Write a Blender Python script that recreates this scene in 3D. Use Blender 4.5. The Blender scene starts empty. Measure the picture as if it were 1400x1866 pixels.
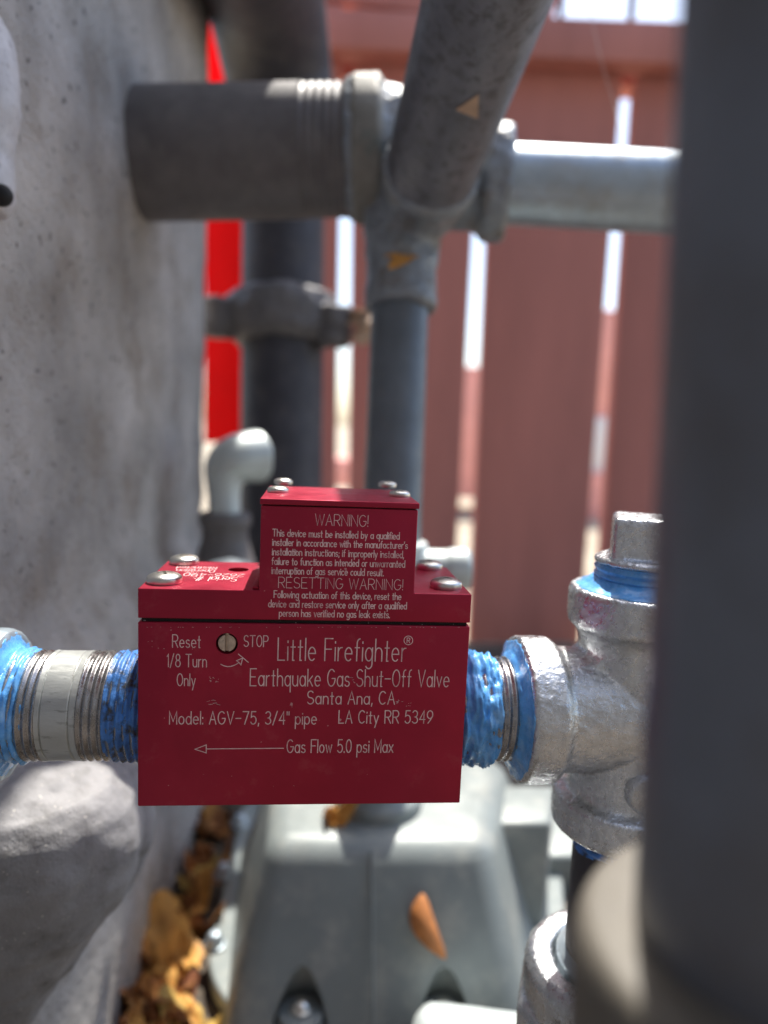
import bpy, bmesh, math, random
from mathutils import Vector, Matrix, noise
random.seed(7)
sc = bpy.context.scene
COL = sc.collection
R = math.radians

# ------------------------------------------------------------------ camera
S = 75 / 72 / 1000
CAM = Vector((36.568, -152.216, 84.924)) * S
_p, _y, _r = R(6.748), R(5.674), R(2.380)
FWD = Vector((math.sin(_y) * math.cos(_p), math.cos(_y) * math.cos(_p), -math.sin(_p)))
_rt = Vector((math.cos(_y), -math.sin(_y), 0)); _up = _rt.cross(FWD)
RT = _rt * math.cos(_r) + _up * math.sin(_r)
UP = _up * math.cos(_r) - _rt * math.sin(_r)
FPX = 1300.0
cd = bpy.data.cameras.new('camera'); cam = bpy.data.objects.new('camera', cd); COL.objects.link(cam)
m3 = Matrix((RT, UP, -FWD)).transposed()
cam.matrix_world = Matrix.Translation(CAM) @ m3.to_4x4()
cd.sensor_fit = 'VERTICAL'; cd.sensor_height = 36; cd.sensor_width = 27
cd.lens = FPX / 1866 * 36
cd.clip_start = 0.005; cd.clip_end = 3000
cd.dof.use_dof = True; cd.dof.focus_distance = 0.164; cd.dof.aperture_fstop = 7.0
sc.camera = cam

# ------------------------------------------------------------------ light
SUN_EL, SUN_AZ = 63, 18          # azimuth from +Y (away from the camera) towards +X
w = bpy.data.worlds.new('World'); sc.world = w; w.use_nodes = True
nt = w.node_tree; bg = nt.nodes['Background']
sky = nt.nodes.new('ShaderNodeTexSky'); sky.sky_type = 'NISHITA'; sky.sun_disc = False
sky.sun_elevation = R(SUN_EL); sky.sun_rotation = R(SUN_AZ); sky.dust_density = 2.0
nt.links.new(sky.outputs[0], bg.inputs[0]); bg.inputs[1].default_value = 0.15
sd = bpy.data.lights.new('sun', 'SUN'); sun = bpy.data.objects.new('sun', sd); COL.objects.link(sun)
sd.energy = 4.0; sd.angle = R(0.8); sd.color = (1, .95, .87)
sv = Vector((math.sin(R(SUN_AZ)) * math.cos(R(SUN_EL)), math.cos(R(SUN_AZ)) * math.cos(R(SUN_EL)), math.sin(R(SUN_EL))))
sun.rotation_euler = sv.to_track_quat('Z', 'Y').to_euler(); sun.location = sv * 3
vs = sc.view_settings
vs.view_transform = 'Standard'; vs.look = 'None'; vs.gamma = 1; vs.use_curve_mapping = False
vs.exposure = 1.05

# ------------------------------------------------------------------ helpers
def ray(x, y): return FWD + RT * ((x - 700) / FPX) - UP * ((y - 933) / FPX)
def U(x, y, d): return CAM + ray(x, y) * d                       # a measured point at distance d
def onplane(x, y, n, o):
    r = ray(x, y); n = Vector(n); return CAM + r * ((Vector(o) - CAM).dot(n) / r.dot(n))
def onz(x, y, z): return onplane(x, y, (0, 0, 1), (0, 0, z))
def ony(x, y, yy): return onplane(x, y, (0, 1, 0), (0, yy, 0))

def frame(axis):
    a = Vector(axis).normalized()
    t = Vector((0, 0, 1)) if abs(a.z) < .9 else Vector((0, 1, 0))
    u = a.cross(t).normalized(); v = a.cross(u).normalized()
    return a, u, v

def grid_surface(bm, rings, closed=True, cap0=False, cap1=False):
    rows = [[bm.verts.new(p) for p in ring] for ring in rings]
    n = len(rows[0])
    for i in range(len(rows) - 1):
        for j in range(n if closed else n - 1):
            k = (j + 1) % n
            bm.faces.new((rows[i][j], rows[i][k], rows[i + 1][k], rows[i + 1][j]))
    if cap0: bm.faces.new(rows[0][::-1])
    if cap1: bm.faces.new(rows[-1])
    return rows

def lathe(bm, p0, axis, prof, seg=64, f=None, caps=True, squash=None):
    """prof: list of (t, r) along the axis; f(t, r, ang) -> r"""
    a, u, v = frame(axis); p0 = Vector(p0); rings = []
    for (t, r) in prof:
        ring = []
        for j in range(seg):
            an = 2 * math.pi * j / seg
            rr = f(t, r, an) if f else r
            q = u * (math.cos(an) * rr) + v * (math.sin(an) * rr)
            if squash: q = Vector((q.x * squash[0], q.y * squash[1], q.z * squash[2]))
            ring.append(p0 + a * t + q)
        rings.append(ring)
    grid_surface(bm, rings, True, caps, caps)

def round_prof(pts, rad, n=5):
    """round the corners of a (t, r) profile"""
    out = [pts[0]]
    for i in range(1, len(pts) - 1):
        p, q, s = Vector(pts[i - 1]), Vector(pts[i]), Vector(pts[i + 1])
        d1, d2 = p - q, s - q
        l = min(rad, d1.length * .45, d2.length * .45)
        a, b = q + d1.normalized() * l, q + d2.normalized() * l
        for k in range(n + 1):
            t = k / n
            out.append(tuple(a * (1 - t) ** 2 + q * 2 * t * (1 - t) + b * t * t))
    out.append(pts[-1]); return out

def dense(pts, step):
    out = []
    for (a, b) in zip(pts[:-1], pts[1:]):
        a, b = Vector(a), Vector(b); n = max(1, int((b - a).length / step))
        out += [tuple(a.lerp(b, k / n)) for k in range(n)]
    return out + [pts[-1]]

def tube(bm, pts, rad, seg=32, caps=True, sub=8):
    """swept tube through pts (Catmull-Rom); rad a number or a list"""
    pts = [Vector(p) for p in pts]
    if not isinstance(rad, (list, tuple)): rad = [rad] * len(pts)
    P, Q = [], []
    for i in range(len(pts) - 1):
        p0 = pts[max(i - 1, 0)]; p1 = pts[i]; p2 = pts[i + 1]; p3 = pts[min(i + 2, len(pts) - 1)]
        for k in range(sub):
            t = k / sub
            P.append(.5 * ((2 * p1) + (p2 - p0) * t + (2 * p0 - 5 * p1 + 4 * p2 - p3) * t * t + (3 * p1 - p0 - 3 * p2 + p3) * t ** 3))
            Q.append(rad[i] * (1 - t) + rad[i + 1] * t)
    P.append(pts[-1]); Q.append(rad[-1])
    u = None; rings = []
    for i, p in enumerate(P):
        tg = (P[min(i + 1, len(P) - 1)] - P[max(i - 1, 0)]).normalized()
        if u is None: _, u, v = frame(tg)
        u = (u - tg * u.dot(tg)).normalized(); v = tg.cross(u)
        rings.append([p + (u * math.cos(2 * math.pi * j / seg) + v * math.sin(2 * math.pi * j / seg)) * Q[i] for j in range(seg)])
    grid_surface(bm, rings, True, caps, caps)

def box(bm, lo, hi):
    lo, hi = Vector(lo), Vector(hi)
    vs_ = [bm.verts.new((x, y, z)) for z in (lo.z, hi.z) for y in (lo.y, hi.y) for x in (lo.x, hi.x)]
    for f in ((0, 2, 3, 1), (4, 5, 7, 6), (0, 1, 5, 4), (2, 6, 7, 3), (0, 4, 6, 2), (1, 3, 7, 5)):
        bm.faces.new([vs_[i] for i in f])

def hexa(bm, b4, t4):
    """eight corners: bottom loop and top loop"""
    b = [bm.verts.new(p) for p in b4]; t = [bm.verts.new(p) for p in t4]
    bm.faces.new(b[::-1]); bm.faces.new(t)
    for i in range(4):
        j = (i + 1) % 4; bm.faces.new((b[i], b[j], t[j], t[i]))

def prism(bm, poly, d):
    d = Vector(d)
    a = [bm.verts.new(p) for p in poly]; b = [bm.verts.new(Vector(p) + d) for p in poly]
    bm.faces.new(a); bm.faces.new(b[::-1]); n = len(poly)
    for i in range(n):
        j = (i + 1) % n; bm.faces.new((a[j], a[i], b[i], b[j]))

def bevel(bm, w, seg=3, edges=None, angle=30):
    bmesh.ops.recalc_face_normals(bm, faces=bm.faces[:])
    es = edges if edges is not None else [e for e in bm.edges if len(e.link_faces) == 2 and e.calc_face_angle(0) > R(angle)]
    bmesh.ops.bevel(bm, geom=es, offset=w, segments=seg, affect='EDGES', profile=.5)

def jitter(bm, amp, scale, seed=0.0):
    bm.normal_update()
    off = {v: noise.fractal(v.co * scale + Vector((seed, seed * .7, 3)), .6, 2.0, 4) * amp for v in bm.verts}
    for v in bm.verts: v.co += v.normal * off[v]

def worldpos(o):
    p = Vector(o.location)
    while o.parent: o = o.parent; p += Vector(o.location)
    return p

def obj(name, bm, m, parent=None, smooth=35, recalc=True):
    if recalc: bmesh.ops.recalc_face_normals(bm, faces=bm.faces[:])
    xs = [v.co for v in bm.verts]
    lo = Vector([min(c[i] for c in xs) for i in range(3)]); hi = Vector([max(c[i] for c in xs) for i in range(3)])
    c = (lo + hi) / 2
    if parent is None: c.z = lo.z
    for v in bm.verts: v.co -= c
    me = bpy.data.meshes.new(name); bm.to_mesh(me); bm.free()
    if smooth:
        me.shade_smooth()
        if smooth < 180: me.set_sharp_from_angle(angle=R(smooth))
    me.materials.append(m)
    o = bpy.data.objects.new(name, me); COL.objects.link(o)
    if parent is not None:
        o.parent = parent; o.location = c - worldpos(parent)
    else: o.location = c
    return o

def thing(name, label, cat, loc, group=None):
    o = bpy.data.objects.new(name, None); COL.objects.link(o)
    o.empty_display_size = .01; o.location = loc; return tag(o, label, cat, group)

def tag(o, label, cat, group=None):
    o['label'] = label; o['category'] = cat
    if group: o['group'] = group
    return o

def evaluated(o, bm_out=True):
    dg = bpy.context.evaluated_depsgraph_get(); dg.update()
    me = bpy.data.meshes.new_from_object(o.evaluated_get(dg))
    bm = bmesh.new(); bm.from_mesh(me); bpy.data.meshes.remove(me); return bm

def temp(bm):
    bmesh.ops.recalc_face_normals(bm, faces=bm.faces[:])
    me = bpy.data.meshes.new('temp'); bm.to_mesh(me); bm.free()
    o = bpy.data.objects.new('temp', me); COL.objects.link(o); return o

def drop(o):
    me = o.data; bpy.data.objects.remove(o); bpy.data.meshes.remove(me)

def fused(bm, voxel, iters=6):
    """melt overlapping shapes into one casting"""
    o = temp(bm)
    r = o.modifiers.new('r', 'REMESH'); r.mode = 'VOXEL'; r.voxel_size = voxel
    s = o.modifiers.new('s', 'SMOOTH'); s.iterations = iters; s.factor = .5
    out = evaluated(o); drop(o); return out

def cut(bm, cutter):
    o, c = temp(bm), temp(cutter)
    b = o.modifiers.new('b', 'BOOLEAN'); b.operation = 'DIFFERENCE'; b.object = c; b.solver = 'EXACT'
    out = evaluated(o); drop(o); drop(c); return out

# ------------------------------------------------------------------ materials
def mat(name, col, metal=0., rough=.5, var=.12, vscale=60, dirt=None, dscale=40, dlo=.55, dhi=.7, bump=0., bscale=900,
        rvar=.12, spec=.5, speck=None, skscale=900, sklo=.72, coat=0., stretch=None, bdetail=6, bump2=0., b2scale=120):
    m = bpy.data.materials.new(name); m.use_nodes = True
    n = m.node_tree.nodes; l = m.node_tree.links; b = n['Principled BSDF']
    tc = n.new('ShaderNodeTexCoord'); src = tc.outputs['Object']
    if stretch:
        mp = n.new('ShaderNodeMapping'); mp.inputs['Scale'].default_value = stretch
        l.new(src, mp.inputs[0]); src = mp.outputs[0]
    def nz(scale, detail=5, rgh=.6):
        q = n.new('ShaderNodeTexNoise'); q.inputs['Scale'].default_value = scale
        q.inputs['Detail'].default_value = detail; q.inputs['Roughness'].default_value = rgh
        l.new(src, q.inputs['Vector']); return q.outputs['Fac']
    def ramp(fac, lo, hi):
        q = n.new('ShaderNodeMapRange'); q.inputs['From Min'].default_value = lo; q.inputs['From Max'].default_value = hi
        l.new(fac, q.inputs['Value']); return q.outputs[0]
    def mix(fac, a, c):
        q = n.new('ShaderNodeMix'); q.data_type = 'RGBA'; l.new(fac, q.inputs['Factor'])
        for s_, k in ((a, 6), (c, 7)):
            if isinstance(s_, (tuple, list)): q.inputs[k].default_value = (*s_[:3], 1)
            else: l.new(s_, q.inputs[k])
        return q.outputs[2]
    c = mix(ramp(nz(vscale), .3, .7), [x * (1 - var) for x in col], [min(1, x * (1 + var)) for x in col])
    if dirt: c = mix(ramp(nz(dscale, 8, .65), dlo, dhi), c, dirt)
    if speck: c = mix(ramp(nz(skscale, 2, .5), sklo, sklo + .03), c, speck)
    l.new(c, b.inputs['Base Color'])
    b.inputs['Metallic'].default_value = metal; b.inputs['Specular IOR Level'].default_value = spec
    b.inputs['Coat Weight'].default_value = coat
    q = n.new('ShaderNodeMapRange'); q.inputs['From Min'].default_value = .3; q.inputs['From Max'].default_value = .7
    q.inputs['To Min'].default_value = max(.03, rough - rvar); q.inputs['To Max'].default_value = min(1, rough + rvar)
    l.new(nz(vscale * 2.3), q.inputs['Value']); l.new(q.outputs[0], b.inputs['Roughness'])
    last = None
    for (st, scl, dist) in ((bump, bscale, 1 / bscale), (bump2, b2scale, 1 / b2scale)):
        if st:
            bp = n.new('ShaderNodeBump'); bp.inputs['Strength'].default_value = min(1, st); bp.inputs['Distance'].default_value = dist * .6
            l.new(nz(scl, bdetail), bp.inputs['Height'])
            if last: l.new(last, bp.inputs['Normal'])
            last = bp.outputs[0]
    if last: l.new(last, b.inputs['Normal'])
    return m

RED = mat('red_anodised', (.40, .014, .045), .5, .40, .10, 70, dirt=(.46, .06, .085), dscale=130, dlo=.58, dhi=.8, bump=.10, bscale=5000, rvar=.07, speck=(.62, .30, .32), skscale=520, sklo=.775)
ENGR = mat('engraved_aluminium', (.85, .60, .59), .1, .5, .2, 500, dirt=(.50, .20, .22), dscale=160, dlo=.54, dhi=.72, rvar=.1)
SCUFF = mat('bare_scuffed_metal', (.60, .42, .41), .1, .6, .4, 900)
GASKET = mat('dark_gasket', (.012, .010, .010), 0, .8, .2, 900, speck=(.35, .33, .3), skscale=900, sklo=.68)
STEEL = mat('stainless_screw', (.72, .71, .66), 1, .28, .08, 500, rvar=.1, bump=.15, bscale=3000)
BRASSY = mat('reset_screw_metal', (.62, .50, .40), .8, .45, .2, 900, dirt=(.2, .14, .1), dscale=1500, dlo=.6, dhi=.75)
BLACK = mat('black_recess_shade', (.008, .008, .008), 0, .7)  # shade inside small holes, painted as black
GALV = mat('cast_galvanised', (.66, .68, .70), .95, .29, .14, 260, dirt=(.17, .17, .17), dscale=420, dlo=.66, dhi=.74, bump=.35, bscale=1000, rvar=.12, bump2=.3, b2scale=330)
GALVD = mat('dusty_galvanised', (.46, .54, .60), .6, .38, .12, 90, dirt=(.40, .42, .42), dscale=60, dlo=.5, dhi=.75, bump=.15, bscale=600)
GALVP = mat('galvanised_pipe', (.56, .58, .56), .65, .40, .14, 130, dirt=(.18, .19, .17), dscale=300, dlo=.58, dhi=.72, bump=.2, bscale=1500, stretch=(.3, 1, 1))
THREAD = mat('cut_thread_steel', (.38, .37, .365), .95, .27, .3, 200, dirt=(.07, .07, .07), dscale=300, dlo=.60, dhi=.76, bump=.2, bscale=2000)
BLUE = mat('blue_sealant', (.12, .41, .90), 0, .28, .2, 260, dirt=(.34, .62, .93), dscale=210, dlo=.52, dhi=.75, bump=.3, bscale=700, coat=.3, rvar=.1)
BLUED = mat('dirty_blue_sealant', (.07, .23, .62), 0, .35, .35, 260, dirt=(.05, .055, .06), dscale=330, dlo=.48, dhi=.62, bump=.4, bscale=800)
WALL = mat('rough_grey_render', (.46, .435, .41), 0, .95, .34, 16, dirt=(.31, .265, .22), dscale=22, dlo=.5, dhi=.72, bump=.9, bscale=420, spec=.2, speck=(.17, .16, .15), skscale=260, sklo=.66, bump2=.5, b2scale=90)
WALLD = mat('light_blocker_grey', (.12, .12, .125), 0, .9, .2, 20, bump=.3, bscale=300)  # kept dark so the added wall behind the camera bounces little light
DARKSHEET = mat('dark_bounce_sheet', (.085, .072, .06), 0, .95, .4, 60, dirt=(.2, .16, .12), dscale=200, dlo=.5, dhi=.7, bump=.8, bscale=300, spec=.2)  # darkness of the near ground put into the colour of an added sheet
CAST = mat('dusty_grey_casting', (.27, .265, .27), .05, .62, .15, 40, dirt=(.15, .145, .14), dscale=90, dlo=.52, dhi=.72, bump=.5, bscale=1300, speck=(.55, .52, .47), skscale=900, sklo=.70, bump2=.25, b2scale=200)
SPOUT = mat('pale_grey_paint', (.60, .59, .60), .1, .5, .1, 200, dirt=(.32, .30, .30), dscale=500, dlo=.55, dhi=.75, bump=.4, bscale=1000)
GREYP = mat('dark_grey_painted_pipe', (.145, .135, .135), .0, .55, .18, 70, dirt=(.20, .19, .18), dscale=90, dlo=.5, dhi=.8, bump=.2, bscale=700)
DUSTY = mat('weathered_fitting', (.30, .33, .36), .35, .5, .2, 80, dirt=(.22, .20, .17), dscale=90, dlo=.5, dhi=.68, bump=.5, bscale=400)
COLLAR = mat('dusty_collar', (.27, .26, .23), .2, .6, .2, 80, dirt=(.16, .19, .18), dscale=60, dlo=.5, dhi=.7, bump=.4, bscale=400)
ZINC = mat('whitish_zinc', (.58, .64, .63), .2, .42, .1, 90, dirt=(.5, .5, .47), dscale=60, dlo=.55, dhi=.8, bump=.15, bscale=600)
SCR = mat('scratched_grey_pipe', (.20, .205, .23), .35, .42, .2, 60, dirt=(.13, .13, .14), dscale=220, dlo=.5, dhi=.62, bump=.4, bscale=500)
BLKP = mat('black_iron_pipe', (.05, .048, .058), 0, .62, .2, 60, dirt=(.11, .10, .095), dscale=70, dlo=.5, dhi=.8, bump=.2, bscale=600)
SLATE = mat('slate_grey_pipe', (.15, .175, .20), .25, .42, .15, 60, dirt=(.2, .2, .2), dscale=100, dlo=.55, dhi=.8, bump=.2, bscale=700)
FORE = mat('foreground_grey_paint', (.15, .17, .21), 0, .38, .12, 40, dirt=(.11, .11, .12), dscale=25, dlo=.45, dhi=.65, bump=.2)
FORED = mat('dusty_coupling_paint', (.135, .122, .10), 0, .6, .2, 60, bump=.2)
METER = mat('grey_meter_paint', (.235, .265, .26), .1, .42, .06, 40, dirt=(.42, .42, .38), dscale=50, dlo=.5, dhi=.8, bump=.25, bscale=900)
FENCE = mat('dark_red_board', (.51, .205, .165), 0, .75, .22, 9, bump=.3, bscale=200, stretch=(1, 1, .15), spec=.25)
REDPL = mat('bright_red_plastic', (.85, .012, .016), 0, .5, .04, 20)
PINK = mat('lightened_pink_brick', (.86, .40, .33), 0, .85, .1, 8)  # base lightened in place of sun, the visible faces lie in shade
WHITE = mat('white_paint', (.8, .79, .76), 0, .7, .05, 8)
GROUND = mat('pale_dry_ground', (.42, .36, .27), 0, .95, .25, 12, dirt=(.2, .16, .11), dscale=30, dlo=.5, dhi=.7, bump=.6, bscale=150, spec=.2)
LEAFA = mat('orange_dry_leaf', (.86, .43, .11), 0, .6, .35, 60, dirt=(.25, .09, .03), dscale=120, dlo=.5, dhi=.75, bump=.3, bscale=400)
LEAFB = mat('brown_dry_leaf', (.24, .085, .035), 0, .7, .35, 60, bump=.3, bscale=400)
LEAFC = mat('yellow_dry_leaf', (.62, .42, .12), 0, .6, .25, 60, bump=.3, bscale=400)
LEAFT = mat('tan_dry_leaf', (.55, .38, .26), 0, .7, .2, 90)
LEAFM = mat('copper_dry_leaf', (.50, .19, .055), 0, .6, .3, 160, bump=.3, bscale=500)
LITTER = mat('leaf_litter', (.30, .12, .04), 0, .85, .5, 60, dirt=(.65, .33, .10), dscale=90, dlo=.5, dhi=.6, bump=.8, bscale=150)
WEB = mat('dusty_thread', (.6, .5, .45), 0, .6)

# translucency of thin leaves and plastic
for m_, a_ in ((REDPL, .8), (LEAFA, .3), (LEAFC, .3)):
    n = m_.node_tree.nodes; l = m_.node_tree.links; b = n['Principled BSDF']; o_ = n['Material Output']
    t = n.new('ShaderNodeBsdfTranslucent'); mx = n.new('ShaderNodeMixShader'); mx.inputs[0].default_value = a_
    l.new(b.inputs['Base Color'].links[0].from_socket, t.inputs[0])
    l.new(b.outputs[0], mx.inputs[1]); l.new(t.outputs[0], mx.inputs[2]); l.new(mx.outputs[0], o_.inputs[0])

# ------------------------------------------------------------------ stroke lettering
def arc(cx, cy, rx, ry, a0, a1):
    n = max(4, int(abs(a1 - a0) / 18))
    return [(cx + rx * math.cos(R(a0 + (a1 - a0) * k / n)), cy + ry * math.sin(R(a0 + (a1 - a0) * k / n))) for k in range(n + 1)]
BOWL = arc(2.3, 3, 2.3, 3, 0, 360)
GL = {
 'A': (6, [[(0, 0), (3, 10), (6, 0)], [(1.1, 3.6), (4.9, 3.6)]]),
 'C': (5.8, [arc(3.2, 5, 3.2, 5, 48, 312)]),
 'E': (5, [[(5, 10), (0, 10), (0, 0), (5, 0)], [(0, 5.2), (4.2, 5.2)]]),
 'F': (4.8, [[(5, 10), (0, 10), (0, 0)], [(0, 5.2), (4.2, 5.2)]]),
 'G': (6.4, [arc(3.3, 5, 3.3, 5, 48, 345) + [(6.4, 4.6), (3.8, 4.6)]]),
 'I': (0, [[(0, 0), (0, 10)]]),
 'L': (4.4, [[(0, 10), (0, 0), (4.4, 0)]]),
 'M': (6.6, [[(0, 0), (0, 10), (3.3, 2), (6.6, 10), (6.6, 0)]]),
 'N': (5.8, [[(0, 0), (0, 10), (5.8, 0), (5.8, 10)]]),
 'O': (6.2, [arc(3.1, 5, 3.1, 5, 0, 360)]),
 'P': (5.4, [[(0, 0), (0, 10), (3, 10)] + arc(3, 7.4, 2.5, 2.6, 90, -90)[1:] + [(0, 4.8)]]),
 'R': (5.5, [[(0, 0), (0, 10), (3, 10)] + arc(3, 7.4, 2.5, 2.6, 90, -90)[1:] + [(0, 4.8)], [(2.6, 4.8), (5.5, 0)]]),
 'S': (5.4, [arc(2.8, 7.4, 2.5, 2.6, 35, 270) + arc(2.8, 2.4, 2.7, 2.4, 90, -155)[1:]]),
 'T': (6, [[(0, 10), (6, 10)], [(3, 10), (3, 0)]]),
 'V': (6, [[(0, 10), (3, 0), (6, 10)]]),
 'W': (8.4, [[(0, 10), (2.1, 0), (4.2, 9.4), (6.3, 0), (8.4, 10)]]),
 'a': (4.6, [BOWL, [(4.6, 6), (4.6, 0)]]),
 'b': (4.6, [BOWL, [(0, 10), (0, 0)]]),
 'c': (4.2, [arc(2.3, 3, 2.3, 3, 48, 312)]),
 'd': (4.6, [BOWL, [(4.6, 10), (4.6, 0)]]),
 'e': (4.6, [[(.05, 3.2), (4.55, 3.2)] + arc(2.3, 3, 2.3, 3, 4, 312)[1:]]),
 'f': (3, [[(1.2, 0), (1.2, 8)] + arc(3, 8, 1.8, 2, 180, 90)[1:], [(0, 6), (2.8, 6)]]),
 'g': (4.6, [BOWL, [(4.6, 6), (4.6, -1.4)] + arc(2.4, -1.4, 2.2, 2.1, 0, -150)[1:]]),
 'h': (4.4, [[(0, 10), (0, 0)], [(0, 3.6)] + arc(2.2, 3.8, 2.2, 2.2, 180, 0)[1:] + [(4.4, 0)]]),
 'i': (0, [[(0, 6), (0, 0)], [(0, 8), (0, 8.7)]]),
 'k': (4.2, [[(0, 10), (0, 0)], [(4, 6), (0, 2.3)], [(1.5, 3.6), (4.2, 0)]]),
 'l': (0, [[(0, 10), (0, 0)]]),
 'm': (6.8, [[(0, 6), (0, 0)], [(0, 3.8)] + arc(1.7, 4.2, 1.7, 1.8, 180, 0)[1:] + [(3.4, 0)], [(3.4, 3.8)] + arc(5.1, 4.2, 1.7, 1.8, 180, 0)[1:] + [(6.8, 0)]]),
 'n': (4.2, [[(0, 6), (0, 0)], [(0, 3.6)] + arc(2.1, 3.9, 2.1, 2.1, 180, 0)[1:] + [(4.2, 0)]]),
 'o': (4.6, [BOWL]),
 'p': (4.6, [BOWL, [(0, 6), (0, -3.6)]]),
 'q': (4.6, [BOWL, [(4.6, 6), (4.6, -3.6)]]),
 'r': (2.6, [[(0, 6), (0, 0)], [(0, 3.6)] + arc(2.2, 3.6, 2.2, 2.4, 170, 80)]),
 's': (3.8, [arc(1.9, 4.5, 1.7, 1.5, 35, 270) + arc(1.9, 1.5, 1.9, 1.5, 90, -155)[1:]]),
 't': (2.8, [[(1.3, 9), (1.3, 0), (2.2, 0)], [(0, 6), (2.8, 6)]]),
 'u': (4.2, [[(0, 6), (0, 2.1)] + arc(2.1, 2.1, 2.1, 2.1, 180, 360)[1:], [(4.2, 6), (4.2, 0)]]),
 'v': (4.2, [[(0, 6), (2.1, 0), (4.2, 6)]]),
 'w': (6, [[(0, 6), (1.5, 0), (3, 5.4), (4.5, 0), (6, 6)]]),
 'x': (4.2, [[(0, 6), (4.2, 0)], [(0, 0), (4.2, 6)]]),
 'y': (4.2, [[(0, 6), (2.1, 0)], [(4.2, 6), (1.0, -3.4)]]),
 '0': (5.2, [arc(2.6, 5, 2.6, 5, 0, 360)]),
 '1': (1.4, [[(0, 8), (1.4, 10), (1.4, 0)]]),
 '2': (5, [arc(2.5, 7.4, 2.5, 2.6, 165, -35) + [(0, 0), (5, 0)]]),
 '3': (5, [arc(2.4, 7.5, 2.3, 2.5, 150, -90) + arc(2.4, 2.5, 2.6, 2.5, 90, -150)[1:]]),
 '4': (5.2, [[(4, 0), (4, 10), (0, 3), (5.2, 3)]]),
 '5': (5, [[(4.6, 10), (.8, 10), (.4, 5.5)] + arc(2.4, 3.2, 2.6, 3.2, 125, -150)]),
 '6': (5.2, [[(4.2, 10), (2.0, 7.4), (.5, 5)] + arc(2.6, 3.1, 2.6, 3.1, 150, 510)]),
 '7': (5.2, [[(0, 10), (5.2, 10), (1.6, 0)]]),
 '8': (5.2, [arc(2.6, 7.6, 2.1, 2.4, 0, 360), arc(2.6, 2.6, 2.6, 2.6, 0, 360)]),
 '9': (5.2, [[(1, 0), (3.2, 2.6), (4.7, 5)] + arc(2.6, 6.9, 2.6, 3.1, -30, 330)]),
 '!': (0, [[(0, 10), (0, 2.6)], [(0, .7), (0, 0)]]),
 '.': (0, [[(0, .7), (0, 0)]]), ',': (.5, [[(.5, .7), (0, -1.6)]]),
 ';': (.5, [[(.5, .7), (0, -1.6)], [(.5, 5.3), (.5, 4.6)]]), ':': (0, [[(0, .7), (0, 0)], [(0, 5.3), (0, 4.6)]]),
 '-': (4.6, [[(0, 4.6), (4.6, 4.6)]]), '/': (4, [[(0, -.6), (4, 10.4)]]),
 '"': (1.8, [[(0, 10), (0, 7.4)], [(1.8, 10), (1.8, 7.4)]]), "'": (.5, [[(.5, 10), (0, 7.6)]]),
 '#': (5.6, [[(1, 0), (3, 10)], [(3, 0), (5, 10)], [(0, 3.4), (5.2, 3.4)], [(.6, 6.6), (5.6, 6.6)]]),
}
def stroke(bm, pts, hw, P, lift, depth):
    """one engraved stroke: a shallow ridge following pts; P(u, v, h) -> world"""
    pts = [Vector(p) for p in pts]
    q = [pts[0]]
    for p in pts[1:]:
        if (p - q[-1]).length > 1e-9: q.append(p)
    pts = q
    closed = (pts[0] - pts[-1]).length < 1e-7 and len(pts) > 3
    if closed: pts = pts[:-1]
    n = len(pts); rows = []
    for i, p in enumerate(pts):
        a = pts[i - 1] if (i or closed) else None
        b = pts[(i + 1) % n] if (i < n - 1 or closed) else None
        d1 = (p - a).normalized() if a is not None else (b - p).normalized()
        d2 = (b - p).normalized() if b is not None else d1
        t = d1 + d2
        t = t.normalized() if t.length > .2 else d1
        nr = Vector((-t.y, t.x)); c = max(.45, abs(nr.dot(Vector((-d1.y, d1.x)))))
        e = p.copy()
        if a is None: e = p - d1 * hw * .8
        if b is None: e = p + d1 * hw * .8
        k = hw / c
        rows.append([bm.verts.new(P(*(e + nr * k), lift)), bm.verts.new(P(*e, lift + depth)), bm.verts.new(P(*(e - nr * k), lift))])
    for i in range(n if closed else n - 1):
        r0, r1 = rows[i], rows[(i + 1) % n]
        for k in (0, 1): bm.faces.new((r0[k], r1[k], r1[k + 1], r0[k + 1]))

def text_layout(s, gap):
    x = 0; out = []
    for ch in s:
        if ch == ' ': x += 4.2; continue
        wd, st = GL[ch]; out.append((x, st)); x += wd + gap
    return out, x - gap

def text(bm, s, u0, u1, v0, h, hw, P, gap=1.7, slope=0.0):
    lay, wd = text_layout(s, gap); sx = (u1 - u0) / wd; sy = h / 10
    for x, st in lay:
        for pl in st:
            stroke(bm, [(u0 + (x + px) * sx, v0 + py * sy + slope * (x + px) * sx) for px, py in pl], hw, P, 2e-6, 1.4e-5 + random.random() * 6e-6)

# ================================================================== SETTING
ZG = -.212
bm = bmesh.new()
nx = 40
rows = []
for i in range(nx + 1):
    rows.append([])
    for j in range(nx + 1):
        fx, fy = (i / nx - .5) * 2, (j / nx - .5) * 2
        x = .1 + math.copysign(abs(fx) ** 4 * 900 + abs(fx) * 1.5, fx); y = .4 + math.copysign(abs(fy) ** 4 * 900 + abs(fy) * 1.5, fy)
        rows[i].append(bm.verts.new((x, y, ZG + .003 * noise.noise(Vector((x * 9, y * 9, 0))))))
for i in range(nx):
    for j in range(nx): bm.faces.new((rows[i][j], rows[i + 1][j], rows[i + 1][j + 1], rows[i][j + 1]))
o = obj('ground', bm, GROUND, smooth=180); o['kind'] = 'structure'; o['label'] = 'pale dry ground under the leaves and beyond the fence'

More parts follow.
